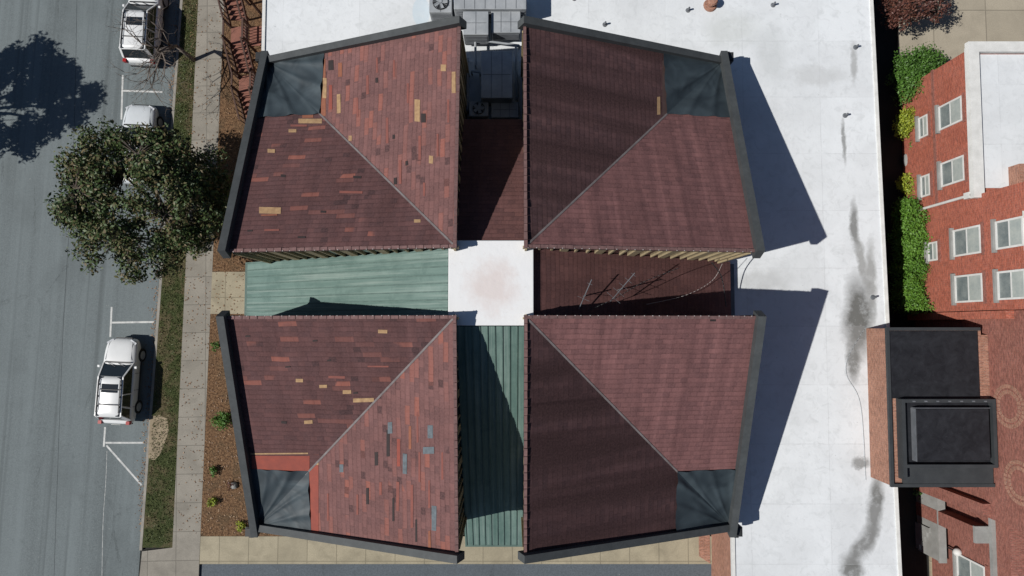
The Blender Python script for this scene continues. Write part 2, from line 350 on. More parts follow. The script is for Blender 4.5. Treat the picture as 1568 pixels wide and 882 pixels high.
# road markings
pm=Multi()
def mark(u0,v0,u1,v1,wd=0.10):
    a=Vector((*G(u0,v0,ZR),0)); b=Vector((*G(u1,v1,ZR),0)); dd=(b-a).normalized(); s=Vector((-dd.y,dd.x,0))*wd/2
    z=ZR+0.005
    pm.add([(a-s).xy.to_tuple()+(z,),(a+s).xy.to_tuple()+(z,),(b+s).xy.to_tuple()+(z,),(b-s).xy.to_tuple()+(z,)],[(0,3,2,1)])
mark(188,115,186,183); mark(188.5,139,249,141); mark(171,470,169,516); mark(171.5,494,236,493); mark(161,654,159,684); mark(161.5,678,221,678)
mark(163,682,217,743)
pm.obj('parking_lines',M_paint)
N=NT('tar_seal',0.7,0,0.3); M_tar=N.out((0.05,0.057,0.062))
curve('tar_seam',[(*G(164,690,ZR),ZR-.008),(*G(162,740,ZR),ZR-.008),(*G(158,800,ZR),ZR-.008),(*G(156,900,ZR),ZR-.008)],0.018,M_paint)
curve('tar_seam',[(*G(118,-10,ZR),ZR-.01),(*G(112,240,ZR),ZR-.01),(*G(96,520,ZR),ZR-.01),(*G(82,900,ZR),ZR-.01)],0.018,M_tar)
# ------------------------------------------------------------------ main building
C=Vector((-0.85,1.76)); gi=1.32; go=11.24; zI,zH,zO=11.4,9.72,5.4
bld=empty('office_building')
planes={}
tarp_t={(-1,1):0.66,(1,1):0.66,(-1,-1):0.69,(1,-1):0.69}
def P3(x,y,z): return Vector((x,y,z))
for (sx,sy) in [(-1,1),(1,1),(-1,-1),(1,-1)]:
    I=P3(C.x+sx*gi,C.y+sy*gi,zI); H1=P3(C.x+sx*go,C.y+sy*gi,zH); H2=P3(C.x+sx*gi,C.y+sy*go,zH); O=P3(C.x+sx*go,C.y+sy*go,zO)
    def up(tri):
        n=(tri[1]-tri[0]).cross(tri[2]-tri[0]); return tri if n.z>0 else [tri[0],tri[2],tri[1]]
    A=up([I,H2,O]); B=up([I,H1,O])
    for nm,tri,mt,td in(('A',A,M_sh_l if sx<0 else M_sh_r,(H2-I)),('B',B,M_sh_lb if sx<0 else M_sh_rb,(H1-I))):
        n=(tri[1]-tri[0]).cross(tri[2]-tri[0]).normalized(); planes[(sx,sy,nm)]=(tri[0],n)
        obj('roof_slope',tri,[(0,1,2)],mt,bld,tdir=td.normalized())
    # soffit/fascia
    t=0.22; dz=Vector((0,0,-t)); e=Vector((0,0,-0.003))
    R=[I+e,H1+e,O+e,H2+e,I+dz,H1+dz,O+dz,H2+dz]
    obj('roof_fascia',R,[(0,1,5,4),(1,2,6,5),(2,3,7,6),(3,0,4,7),(4,5,6),(4,6,7)],M_fascia,bld)
    # parapets with coping on outer edges
    pw=0.32; ph=0.66
    a=Vector((sx*pw/2,0,0)); b=Vector((0,sy*pw/2,0)); zc=Vector((0,0,0.10))
    ext=Vector((0,-sy*0.10,0)); beam('parapet',H1-a*1+zc+ext+Vector((0,0,0.02)),O-a+zc+b*0.9,pw,ph,M_cap,bld)
    ext=Vector((-sx*0.10,0,0)); beam('parapet',H2-b*1+zc+ext+Vector((0,0,0.02)),O-b+zc-a*2.02,pw,ph-0.01,M_cap,bld)
    # ridge caps on inner edges
    rc=Multi(); 
    for (p,q,top) in((I,H1,1),(I,H2,0)):
        L=(q-p).length; k=int(L/0.33)
        inw=Vector((0,sy*0.07,0)) if top else Vector((sx*0.07,0,0))
        for i in range(k):
            j=random.uniform(-.012,.012)
            p0=p.lerp(q,i/k)+inw*(1+j*4); p1=p.lerp(q,(i+0.94)/k)+inw*(1-j*4)
            rc.beam(p0+Vector((0,0,0.03+j)),p1+Vector((0,0,0.015+j)),0.13+j,0.025)
    rc.obj('ridge_cap',M_ridge,bld)
    nd=Multi()
    for i in range(28):
        p=I.lerp(H1,(i+0.5+random.uniform(-.2,.2))/28)+Vector((0,sy*0.01,0.045)); nd.box(p.x-.02,p.x+.02,p.y-.015,p.y+.015,p.z-.01,p.z+.01)
    nd.obj('ridge_clips',M_clip,bld)
    tt=tarp_t[(sx,sy)]
    beam('valley_flashing',I+Vector((0,0,0.02)),I.lerp(O,tt+0.02)+Vector((0,0,0.02)),0.08,0.02,M_flash,bld)
    # tarps over the low corner
    for nm,other in(('A',H2),('B',H1)):
        Vp=I.lerp(O,tt); Ep=other.lerp(O,tt)
        n=planes[(sx,sy,nm)][1]; res=30; vs=[];fs=[]
        for i in range(res+1):
            for j in range(res+1):
                s_=i/res; q=j/res
                p=Vp.lerp(O,s_).lerp(Ep.lerp(O,s_),q) if s_<1 else O.copy()
                fold=(0.5+0.5*math.sin(17*q+2.5*s_+sx+2*sy))**4*0.075*(1-s_)+(0.5+0.5*math.sin(7*q-4*s_+sx))**5*0.05*(1-s_)
                vs.append(p+n*(0.025+fold))
        for i in range(res):
            for j in range(res):
                k=i*(res+1)+j; fs.append((k,k+1,k+res+2,k+res+1))
        obj('tarp',vs,fs,M_tarp,bld,smooth=True)
    # walls
    wi=gi+0.12; wo=go-0.45
    x0,x1=sorted((C.x+sx*wi,C.x+sx*wo)); y0,y1=sorted((C.y+sy*wi,C.y+sy*wo))
    def zr(x,y):
        dx=abs(x-C.x)-gi; dy=abs(y-C.y)-gi; L=go-gi
        a1=dx/L;b1=dy/L
        if b1>=a1: z=zI+(zH-zI)*b1+(zO-zH)*a1
        else: z=zI+(zH-zI)*a1+(zO-zH)*b1
        return z-0.25
    cs=[(x0,y0),(x1,y0),(x1,y1),(x0,y1)]
    vs=[(x,y,-0.1) for x,y in cs]+[(x,y,zr(x,y)) for x,y in cs]
    obj('tower_walls',vs,[(0,1,5,4),(1,2,6,5),(2,3,7,6),(3,0,4,7)],M_dkwall,bld)
    fn=Multi(); k=18
    for i in range(k+1):
        q=wi+(wo-wi)*i/k
        wdt=0.04 if i%3 else 0.16
        xx=C.x+sx*q; yy=C.y+sy*(wi-0.05)
        zt=zr(xx,C.y+sy*wi)
        fn.box(xx-wdt,xx+wdt,min(yy,yy+sy*0.05)-0.03,max(yy,yy+sy*0.05)+0.0,0,zt)
        yy=C.y+sy*q; xx=C.x+sx*(wi-0.05); zt=zr(C.x+sx*wi,yy)
        fn.box(min(xx,xx+sx*0.05)-0.03,max(xx,xx+sx*0.05),yy-wdt,yy+wdt,0,zt)
        xx=C.x+sx*(wo+0.04); zt=zr(C.x+sx*wo,yy)-.02
        fn.box(xx-.05,xx+.05,yy-wdt,yy+wdt,0,zt)
        xx=C.x+sx*q; yy=C.y+sy*(wo+0.04); zt=zr(xx,C.y+sy*wo)-.02
        fn.box(xx-wdt,xx+wdt,yy-.05,yy+.05,0,zt)
    fn.obj('wall_fins',M_cream,bld)
    # scupper box + downpipe at the low corner
    dn=Multi(); ox,oy=O.x+sx*0.12,O.y+sy*0.10
    dn.box(ox-.26,ox+.26,oy-.22,oy+.22,zO-.45,zO+.12); dn.box(ox-.2,ox+.2,oy-.18,oy+.18,zO+.12,zO+.2)
    dn.tube((ox-sx*.15,oy-sy*.1,zO-.4),(ox-sx*.15,oy-sy*.1,0),0.07,0.07,8)
    dn.box(ox+sx*.05-.1,ox+sx*.05+.1,oy+sy*.2-.14,oy+sy*.2+.14,zO-.5,zO-.1)
    dn.obj('scupper_box',M_black,bld)
# arms
za,zb=10.35,4.25
def arm(dirx,diry,mat,end=12.25,ribs=0):
    hw=gi+0.10; s0=1.75; zz=lambda q: za+(zb-za)*(q-1.75)/(12.25-1.75)
    D=Vector((dirx,diry,0)); S=Vector((-diry,dirx,0)); c0=Vector((C.x,C.y,0))
    p=[c0+D*s0-S*hw,c0+D*end-S*hw,c0+D*end+S*hw,c0+D*s0+S*hw]
    z=[zz(s0),zz(end),zz(end),zz(s0)]
    top=[Vector((a.x,a.y,b)) for a,b in zip(p,z)]
    obj('arm_roof',top,[(0,1,2,3)],mat,bld)
    inn=0.02
    q=[c0+D*s0-S*(hw-inn),c0+D*(end-inn)-S*(hw-inn),c0+D*(end-inn)+S*(hw-inn),c0+D*s0+S*(hw-inn)]
    lo=[Vector((a.x,a.y,-0.1)) for a in q]; hi=[Vector((a.x,a.y,b-0.02)) for a,b in zip(q,z)]
    obj('arm_walls',lo+hi,[(0,1,5,4),(1,2,6,5),(2,3,7,6),(3,0,4,7)],M_wallside,bld)
    if ribs:
        r=Multi(); n=ribs
        for i in range(n+1):
            o_=-hw+0.06+(2*hw-0.12)*i/n
            a=c0+D*s0+S*o_; b=c0+D*(end+0.02)+S*o_
            r.beam((a.x,a.y,zz(s0)+0.02),(b.x,b.y,zz(end+0.02)+0.02),0.045,0.05)
        r.obj('standing_seams',M_tealrib,bld)
        a=c0+D*(end+.03)-S*hw; b=c0+D*(end+.03)+S*hw; z0=zz(end)
        beam('gutter',(a.x,a.y,z0-.05),(b.x,b.y,z0-.05),0.12,0.12,M_tealrib,bld)
arm(-1,0,M_teal,12.3,8); arm(0,-1,M_teal,12.35,9); arm(1,0,M_sh_arm,11.55); arm(0,1,M_sh_arm,7.85)
hq=1.72
box('crossing_roof',C.x-hq,C.x+hq,C.y-hq,C.y+hq,10.2,10.55,M_white2,bld,bevel=0.03)
# patches on roofs
def patch(sx,sy,f,u0,u1,v0,v1,mat,h=0.012):
    p0,n=planes[(sx,sy,f)]; pts=[]
    ju=random.uniform(-1,1)
    for (u,v) in((u0,v1),(u1,v1+ju),(u1+ju*.6,v0),(u0,v0-ju)):
        r=ray(u,v); o=Vector((0,0,CAMH)); t=(p0-o).dot(n)/r.dot(n); pts.append(o+r*t+n*h)
    obj('roof_patch',pts,[(0,1,2,3)],mat,bld)
TLA=(-1,1,'A');TLB=(-1,1,'B');BLA=(-1,-1,'A');BLB=(-1,-1,'B')
PT={TLA:[(491,499,90,178,M_or),(494,500,120,150,M_tan),(516,522,144,174,M_tan),(635,643,153,186,M_tan),(645,652,174,188,M_drk),(692,698,110,143,M_tan),(675,683,99,109,M_tan),
     (657,663,239,250,M_tan),(518,524,96,118,M_or),(503,511,92,108,M_drk),(534,539,208,216,M_tan),(603,608,272,283,M_drk),(546,549,150,180,M_red),(591,595,180,220,M_red),
     (561,565,115,145,M_red),(611,615,245,282,M_red),(641,645,208,245,M_red),(669,672,205,240,M_red),(623,626,128,158,M_red),(685,688,152,188,M_red),(602,605,92,118,M_red),
     (504,509,130,168,M_red2),(575,579,119,127,M_drk),(621,625,246,254,M_drk),(601,605,206,213,M_drk),(576,579,88,112,M_red),(648,651,280,300,M_red)],
   TLB:[(457,493,182,189,M_tan),(463,480,176,181,M_or),(442,454,198,203,M_tan),(397,430,318,327,M_tan),(400,425,328,331,M_or),(410,421,229,234,M_tan),(634,644,336,341,M_tan),(445,470,191,194,M_red),
     (520,555,293,296,M_red),(405,428,351,354,M_red),(456,468,362,365,M_drk),(491,499,323,326,M_drk),(430,437,268,271,M_drk),(379,387,352,355,M_drk),(541,553,270,273,M_drk)],
   BLB:[(579,593,505,510,M_tan),(453,464,580,585,M_tan),(489,501,589,594,M_tan),(525,538,597,603,M_tan),(541,573,609,616,M_tan),(466,479,643,649,M_tan),(384,472,693,696,M_tan),(386,474,698,721,M_red2),
     (541,548,600,603,M_drk),(479,486,520,523,M_drk),(437,445,560,563,M_drk),(431,439,645,648,M_drk),(503,528,576,579,M_red),(563,595,560,562,M_red),(376,383,513,516,M_drk),(501,507,550,553,M_drk)],
   BLA:[(469,488,712,816,M_red2),(478,488,698,712,M_tan),(594,601,646,664,M_blu),(655,663,651,671,M_blu),(648,665,684,695,M_blu),(617,623,695,725,M_blu),(661,668,775,812,M_blu),(520,526,711,723,M_blu),
     (574,579,692,713,M_drk),(607,611,738,782,M_red),(629,633,742,808,M_red),(581,585,738,758,M_red),(638,641,630,678,M_red),(592,597,658,699,M_drk),(608,613,672,714,M_red2),(641,644,692,738,M_red),
     (601,604,762,798,M_drk),(561,565,747,772,M_drk),(676,679,692,735,M_red),(626,630,652,688,M_or),(656,659,735,778,M_red),(546,549,757,788,M_red),(656,660,812,840,M_or),(501,504,755,798,M_red),(636,639,795,830,M_drk)],
   (1,1,'A'):[(1006,1011,148,176,M_tan),(1014,1021,93,177,M_fascia)],(1,-1,'B'):[(1087,1096,489,492,M_drk)]}
for key,L in PT.items():
    for k,(a,b,c_,d_,m) in enumerate(L): patch(*key,a,b,c_,d_,m,0.010+0.002*(k%6))
# ------------------------------------------------------------------ flat roof neighbour
fb=empty('flat_roof_building')
poly=[(-12.65,13.35),(10.75,13.35),(10.75,-25),(19.15,-25),(18.1,30),(-12.65,30)]
slab('white_roof',poly,3.75,4.0,M_white,fb)
slab('walls',[(-12.5,13.45),(10.9,13.45),(10.9,-24.9),(19.0,-24.9),(17.95,29.9),(-12.5,29.9)],-0.13,3.75,M_brick2,fb)
ec=Multi()
for a,b in((poly[2],poly[3]),(poly[3],poly[4]),(poly[4],poly[5]),(poly[5],poly[0])):
    ec.beam((a[0],a[1],4.02),(b[0],b[1],4.02),0.16,0.09)
ec.beam((10.8,-25,4.02),(10.8,-9.6,4.02),0.16,0.09); ec.obj('roof_edge',M_wht,fb)
box('step_flashing',10.66,11.0,0.4,3.1,4.0,4.3,M_greyd,fb)
vt=Multi()
for (u,v) in((1313,70),(1297,175),(1055,13),(927,35),(1186,5),(1340,455),(880,-5)):
    x,y=G(u,v,4.2); vt.tube((x,y,4),(x,y,4.3),0.05,0.05,10); vt.tube((x,y,4.0),(x,y,4.05),0.13,0.10,10)
vt.obj('vent_pipes',M_greyd,fb)
x,y=G(1090,4,4.3); v2=Multi(); v2.tube((x,y,4),(x,y,4.1),0.35,0.3,16); v2.tube((x,y,4.1),(x,y,4.5),0.17,0.17,12); v2.tube((x,y,4.5),(x,y,4.6),0.26,0.2,12); v2.obj('roof_vent',M_brick2,fb)
curve('roof_cable',[(*G(1326,500,4.02),4.02),(*G(1300,545,4.02),4.02),(*G(1297,575,4.02),4.02),(*G(1318,620,4.02),4.02),(*G(1326,735,4.02),4.02)],0.012,M_grey,fb)
box('service_roof',C.x-1.4,C.x+1.4,9.55,13.34,3.7,4.3,M_wht,fb)
# ------------------------------------------------------------------ hvac
def hvac(name,u0,u1,v0,v1,z0,z1,fan=True,mat=None):
    e=empty(name); 
    xa,ya=G(u0,v1,z1); xb,yb=G(u1,v0,z1); mat=mat or M_grey
    box('casing',xa,xb,ya,yb,z0+.08,z1,mat,e,bevel=0.03)
    f=Multi(); f.box(xa+.05,xb-.05,ya+.02,ya+.12,z0,z0+.08); f.box(xa+.05,xb-.05,yb-.12,yb-.02,z0,z0+.08); f.obj('skids',M_black,e)
    g=Multi()
    k=max(2,int((xb-xa)/0.45))
    for i in range(1,k):
        xx=xa+(xb-xa)*i/k; g.box(xx-.012,xx+.012,ya+.03,yb-.03,z1,z1+.012)
    if not fan: g.box(xa+.1,xb-.1,(ya+yb)/2-.012,(ya+yb)/2+.012,z1+.001,z1+.010)
    g.obj('panel_seams',M_greyd,e)
    if fan:
        cx,cy=(xa+xb)/2,(ya+yb)/2; r=min(xb-xa,yb-ya)*0.38
        ff=Multi(); ff.tube((cx,cy,z1),(cx,cy,z1+.06),r,r,24); ff.obj('fan_shroud',M_black,e)
        bl=Multi()
        for a in range(5):
            t=a*2*math.pi/5; bl.beam((cx+.05*math.cos(t),cy+.05*math.sin(t),z1+.075),(cx+r*.9*math.cos(t),cy+r*.9*math.sin(t),z1+.085),0.14,0.015)
        for a in range(0,12):
            t=a*math.pi/6; bl.beam((cx,cy,z1+.12),(cx+r*math.cos(t),cy+r*math.sin(t),z1+.12),0.012,0.012)
        bl.tube((cx,cy,z1+.06),(cx,cy,z1+.13),.08,.08,10)
        bl.obj('fan',M_grey,e)
    l=Multi()
    for i in range(6):
        z=z0+.2+(z1-z0-.3)*i/6; l.box(xa+.08,xb-.08,ya-.02,ya+.01,z,z+.05)
    l.obj('louvres',M_greyd,e)
    return e
hvac('hvac_unit',657,692,-12,19,4.0,5.2,True)
hvac('hvac_unit',695,806,-22,14,4.0,5.5,False)
hvac('hvac_unit',709,748,17,53,4.3,5.6,False)
hvac('hvac_unit',752,797,17,50,4.3,5.3,False)
hvac('rooftop_duct',736,785,78,150,4.3,5.6,False)
hvac('condenser',718,748,154,178,4.3,5.0,True,M_grey)
hvac('condenser',752,794,156,180,4.3,4.9,False)
pp=Multi()
for k,(u,v,u2,v2) in enumerate([(728,55,728,100),(735,62,795,70),(790,70,792,150),(716,90,716,170),(722,110,735,112)]):
    a=G(u,v,4.7);b=G(u2,v2,4.7); pp.tube((*a,4.7+.03*k),(*b,4.7+.03*k),0.06,0.06,8)
    pp.tube((*a,4.3),(*a,4.7),.05,.05,8); pp.tube((*b,4.3),(*b,4.7),.05,.05,8)
pp.obj('rooftop_pipes',M_grey)
# ------------------------------------------------------------------ antennas & cables
def yagi(name,u0,v0,u1,v1,z,n=6):
    e=empty(name); a=Vector((*G(u0,v0,z),z)); b=Vector((*G(u1,v1,z),z-0.15)); m=Multi(); m.tube(a,b,.02,.02)
    dd=(b-a).normalized(); s=Vector((-dd.y,dd.x,0))
    for i in range(n):
        p=a.lerp(b,(i+.3)/n); L=.12+.30*i/n; m.tube(p-s*L,p+s*L,.008,.008,4)
    m.obj('boom',M_greyd,e); mm=Multi(); p=a.lerp(b,.55)
    mm.tube(p+Vector((0,0,.2)),(p.x,p.y,z-3.2),.025,.025); mm.obj('mast',M_greyd,e)
yagi('tv_antenna',906,428,887,473,9.7,2); yagi('tv_antenna',972,418,935,462,9.3,5)
curve('antenna_cable',[(*G(990,466,7.8),7.8),(*G(1050,452,6.6),6.6),(*G(1090,430,5.6),5.6),(*G(1106,404,6.2),6.2)],0.012,M_clip)
curve('power_cable',[(*G(900,476,9.6),9.6),(*G(945,455,9.4),9.4),(*G(985,432,9.2),9.2),(*G(1040,410,9.0),9.0)],0.015,M_black)
curve('power_cable',[(*G(1090,402,8.0),8.0),(*G(1105,425,6),6),(*G(1112,470,5),5)],0.025,M_black)
# ------------------------------------------------------------------ foliage
def leafmat(name,cols):
    N=NT(name,0.55,0,0.35); g=N.n('ShaderNodeNewGeometry'); r=N.n('ShaderNodeValToRGB')
    el=r.color_ramp.elements; el[0].color=(*cols[0],1); el[1].color=(*cols[-1],1)
    for i,c in enumerate(cols[1:-1]):
        e=el.new((i+1)/(len(cols)-1)); e.color=(*c,1)
    o=N.coord('Object'); nz=N.noise(o,0.9,3,0.6)
    f=N.math('ADD',N.math('MULTIPLY',g.outputs['Random Per Island'],0.55),N.math('MULTIPLY',N.rng(nz,0.3,0.7),0.45))
    N.set(r.inputs[0],f)
    return N.out(r.outputs[0])
M_leaf=leafmat('tree_leaves',[(0.016,0.032,0.010),(0.034,0.062,0.018),(0.060,0.092,0.028),(0.115,0.082,0.040),(0.105,0.14,0.052)])
M_leafg=leafmat('shrub_leaves',[(0.03,0.07,0.012),(0.055,0.13,0.018),(0.09,0.19,0.03)])
M_leafy=leafmat('yellow_shrub_leaves',[(0.11,0.16,0.02),(0.22,0.27,0.025),(0.34,0.36,0.04)])
M_leafr=leafmat('red_shrub_leaves',[(0.045,0.018,0.015),(0.10,0.038,0.028),(0.16,0.07,0.045)])
M_leafh=leafmat('hedge_leaves',[(0.045,0.115,0.014),(0.08,0.18,0.02),(0.13,0.25,0.035)])
M_bark=simple('bark',(0.12,0.10,0.085),(0.07,0.055,0.045),5,0.95)
M_barkl=simple('bark_grey',(0.20,0.165,0.14),(0.12,0.10,0.085),5,0.95)
def leaves(name,centers,radii,n,size,mat,parent,seed=1,flat=0.6):
    rs=np.random.RandomState(seed)
    cs=[]
    for c,r in zip(centers,radii):
        k=max(8,int(n*r*r)); dd=rs.normal(size=(k,3)); dd/=np.linalg.norm(dd,axis=1)[:,None]
        rr=r*rs.uniform(0.35,1.15,size=(k,1)); p=np.array(c)+dd*rr*np.array([1,1,flat]); cs.append((p,dd))
    p=np.concatenate([a for a,_ in cs]); dd=np.concatenate([b for _,b in cs]); k=len(p)
    nrm=dd*0.5+rs.normal(size=(k,3))*0.6+np.array([0,0,0.4]); nrm/=np.linalg.norm(nrm,axis=1)[:,None]
    t=np.cross(nrm,rs.normal(size=(k,3))); t/=np.linalg.norm(t,axis=1)[:,None]; b=np.cross(nrm,t)
    s=size*rs.uniform(0.6,1.4,size=(k,1)); 
    v=np.stack([p-t*s,p+b*s*0.5+nrm*s*.15,p+t*s,p-b*s*0.5+nrm*s*.15],1).reshape(-1,3)
    me=bpy.data.meshes.new(name); me.vertices.add(4*k); me.vertices.foreach_set('co',v.ravel())
    me.loops.add(4*k); me.loops.foreach_set('vertex_index',np.arange(4*k)); me.polygons.add(k)
    me.polygons.foreach_set('loop_start',np.arange(0,4*k,4)); me.polygons.foreach_set('loop_total',np.full(k,4)); me.update(); me.validate()
    me.materials.append(mat); o=bpy.data.objects.new(name,me); sc.collection.objects.link(o); o.parent=parent; return o
def tree(name,base,cc,rad,nclump=150,seed=3,leaf=0.13,dens=330,mat=M_leaf,tr=1.0):
    e=empty(name); rs=random.Random(seed); M=Multi(); base=Vector((*base,0)); cc=Vector(cc)
    fork=base.lerp(Vector((cc.x,cc.y,0)),.5); fork.z=cc.z*0.42
    M.tube(base,base+Vector((0,0,.3)),.34*tr,.24*tr,10); M.tube(base+Vector((0,0,.3)),fork,.24*tr,.19*tr,10)
    cs=[];rr=[]
    ph=[rs.uniform(0,6.28) for _ in range(4)]
    for i in range(nclump):
        z=rs.uniform(-0.75,1); t=rs.uniform(0,6.283); rho=math.sqrt(max(0,1-z*z))
        out=1+0.08*math.sin(3*t+ph[0])+0.06*math.sin(5*t+ph[1])+0.06*math.sin(9*t+ph[2])
        q=rs.uniform(0.4,1.0)**0.55*out*0.95
        p=cc+Vector((rad[0]*rho*math.cos(t)*q,rad[1]*rho*math.sin(t)*q,rad[2]*z*q*0.95))
        cs.append(p); rr.append(rs.uniform(0.28,0.68)*(0.5+.5*tr))
    mains=[]
    for i in range(8):
        t=i*6.283/8+rs.uniform(-.3,.3); p=cc+Vector((rad[0]*.5*math.cos(t),rad[1]*.5*math.sin(t),rs.uniform(-.4,.6)*rad[2]))
        mid=fork.lerp(p,.5)+Vector((rs.uniform(-.2,.2),rs.uniform(-.2,.2),.2)); M.tube(fork,mid,.13*tr,.09*tr,7); M.tube(mid,p,.09*tr,.05*tr,6); mains.append(p)
    for p in cs:
        m=min(mains,key=lambda a:(a-p).length); M.tube(m,p,.035*tr,.012*tr,4)
    M.obj('trunk_and_limbs',M_bark,e,True)
    leaves('crown',cs,rr,dens,leaf,mat,e,seed)
    return e
cz=5.0
X,Y=G(220,306,cz)
tree('oak_tree',G(270,335),(X,Y,cz),(4.35,3.8,3.0),345,3,0.09,460)
tree('oak_tree',(-33.5,11.5),(-33.4,11.6,6.0),(3.6,3.4,2.8),170,9,0.13,360)
X,Y=G(1402,0,2.6)
tree('red_leaf_tree',G(1398,20),(X,Y,2.6),(1.7,1.5,1.2),70,12,0.07,520,M_leafr,0.45)
def bare(name,base,h,spread,seed,mat=M_barkl,lean=(0,0)):
    e=empty(name); rs=random.Random(seed); M=Multi()
    def rec(p,dv,L,r,dp):
        q=p+dv*L; M.tube(p,q,r,r*.72,5 if dp>2 else 7)
        if dp>=7 or r<.004: return
        for k in range(3 if dp<3 else 2):
            ang=rs.uniform(0,6.28); t=dv.orthogonal().normalized(); t.rotate(Matrix.Rotation(ang,3,dv))
            nd=(dv+t*rs.uniform(.45,.95)*spread+Vector((0,0,.05))).normalized(); rec(q,nd,L*rs.uniform(.62,.9),r*rs.uniform(.5,.68),dp+1)
    rec(Vector((*base,0)),Vector((lean[0],lean[1],1)).normalized(),h*.3,.12,0)
    M.obj('trunk_and_branches',mat,e,True)
bare('bare_tree',G(297,92),5.4,1.1,5,lean=(-.15,.1))
def shrub(name,u,v,r,h,mat,dens=420,leaf=0.05,seed=1,lobes=10):
    x,y=G(u,v,h*.6); e=empty(name); rs=random.Random(seed); cs=[(x,y,h*.45)];rr=[r*.75]
    for i in range(lobes):
        t=rs.uniform(0,6.28); q=rs.uniform(.25,.75)*r; cs.append((x+q*math.cos(t),y+q*math.sin(t),rs.uniform(.3,.8)*h)); rr.append(r*rs.uniform(.3,.5))
    M=Multi()
    for c in cs: M.tube((x,y,-.05),c,.03,.01,5)
    M.obj('stems',M_bark,e); leaves('foliage',cs,rr,dens/ r**0.5,leaf,mat,e,seed,0.9)
shrub('shrub',338,645,0.62,0.9,M_leafg,1100,0.05,1)
for i,(u,v) in enumerate([(325,722),(325,768),(367,806)]): shrub('small_plant',u,v,0.32,0.4,M_leafy if i else M_leafg,900,0.05,i+4,6)
shrub('shrub',330,530,0.35,0.8,M_leafg,700,0.05,19,6)
shrub('small_plant',352,745,0.3,0.3,M_leafr,350,0.05,14,5); shrub('small_plant',360,640,0.3,0.3,M_leafr,300,0.05,15,5)
shrub('shrub',1408,112,1.55,2.0,M_leafg,900,0.07,21,40)
shrub('yellow_shrub',1392,188,0.85,1.4,M_leafy,900,0.06,22,16); shrub('yellow_shrub',1393,280,0.75,1.2,M_leafy,800,0.06,23,14); shrub('shrub',1408,222,0.6,1.0,M_leafg,700,0.06,24)
shrub('red_shrub',1470,104,0.6,0.8,M_leafr,400,0.06,26)
shrub('shrub',1408,455,1.2,1.6,M_leafg,1000,0.06,27,22); shrub('shrub',1412,755,.5,.6,M_leafg,500,0.05,28)
e=empty('hedge'); cs=[];rr=[];rs=random.Random(5)
for i in range(150):
    v=rs.uniform(308,472); u=rs.uniform(1384,1420); z=rs.uniform(.3,2.0); cs.append((*G(u,v,1.4),z)); rr.append(rs.uniform(.28,.48))
leaves('foliage',cs,rr,1150,0.055,M_leafh,e,8,0.9)
hs=Multi()
for c in cs[::4]: hs.tube((c[0],c[1],-.1),c,.03,.01,5)
hs.obj('stems',M_bark,e)
def boulder(u,v,r):
    bm=bmesh.new(); bmesh.ops.create_icosphere(bm,subdivisions=3,radius=r); x,y=G(u,v,.3)
    for q in bm.verts:
        n=math.sin(q.co.x*7/r*.5+1)*math.cos(q.co.y*5/r*.5)+random.uniform(-.15,.15); q.co*=1+.12*n; q.co.z*=.7; q.co+=Vector((x,y,r*.35))
    me=bpy.data.meshes.new('boulder'); bm.to_mesh(me); bm.free(); me.materials.append(M_stone); o=bpy.data.objects.new('boulder',me); sc.collection.objects.link(o)
boulder(1396,244,.42); boulder(1403,240,.25); boulder(356,745,.2)
# grass tufts
rs=np.random.RandomState(4); k=9000
ys=rs.uniform(-11.8,19,k); f=rs.uniform(.04,.97,k); x0=kx(ys)+.17; xs=x0+(wl(ys)-x0)*f
a=rs.uniform(0,6.28,k); s=rs.uniform(.03,.07,k); h=rs.uniform(.03,.09,k)
v=np.zeros((k,3,3)); v[:,0]=np.stack([xs-np.cos(a)*s*.5,ys-np.sin(a)*s*.5,0*h],1); v[:,1]=np.stack([xs+np.cos(a)*s*.5,ys+np.sin(a)*s*.5,0*h],1)
v[:,2]=np.stack([xs+rs.normal(0,.05,k),ys+rs.normal(0,.05,k),h],1)
gm=leafmat('grass_blades',[(0.03,0.045,0.012),(0.07,0.09,0.028),(0.16,0.14,0.06)])
go_=obj('grass_tufts',v.reshape(-1,3),[(3*i,3*i+1,3*i+2) for i in range(k)],gm,None,uv=False); go_.parent=ver
# fallen leaves / litter on mulch, kerb line and sidewalk
k=3500; xs=np.concatenate([rs.uniform(-16.7,-12.2,2200),rs.uniform(-18.3,-16.8,500),kx(0)-np.abs(rs.normal(0,.25,800))]); ys=rs.uniform(-11.3,19,k)
xs[2700:]=kx(ys[2700:])-np.abs(rs.normal(0,.18,800)); zs=np.where(np.arange(k)<2700,0.02,ZR+.012)
a=rs.uniform(0,6.28,k); s=rs.uniform(.03,.06,k); v=np.zeros((k,4,3))
for j in range(4): v[:,j]=np.stack([xs+np.cos(a+j*1.5708)*s*(1 if j%2 else .6),ys+np.sin(a+j*1.5708)*s*(1 if j%2 else .6),zs+rs.uniform(0,.02,k)],1)
ob=obj('fallen_leaves',v.reshape(-1,3),[(4*i,4*i+1,4*i+2,4*i+3) for i in range(k)],leafmat('litter',[(0.07,0.04,0.025),(0.18,0.10,0.05),(0.30,0.2,0.11)]),None,uv=False)
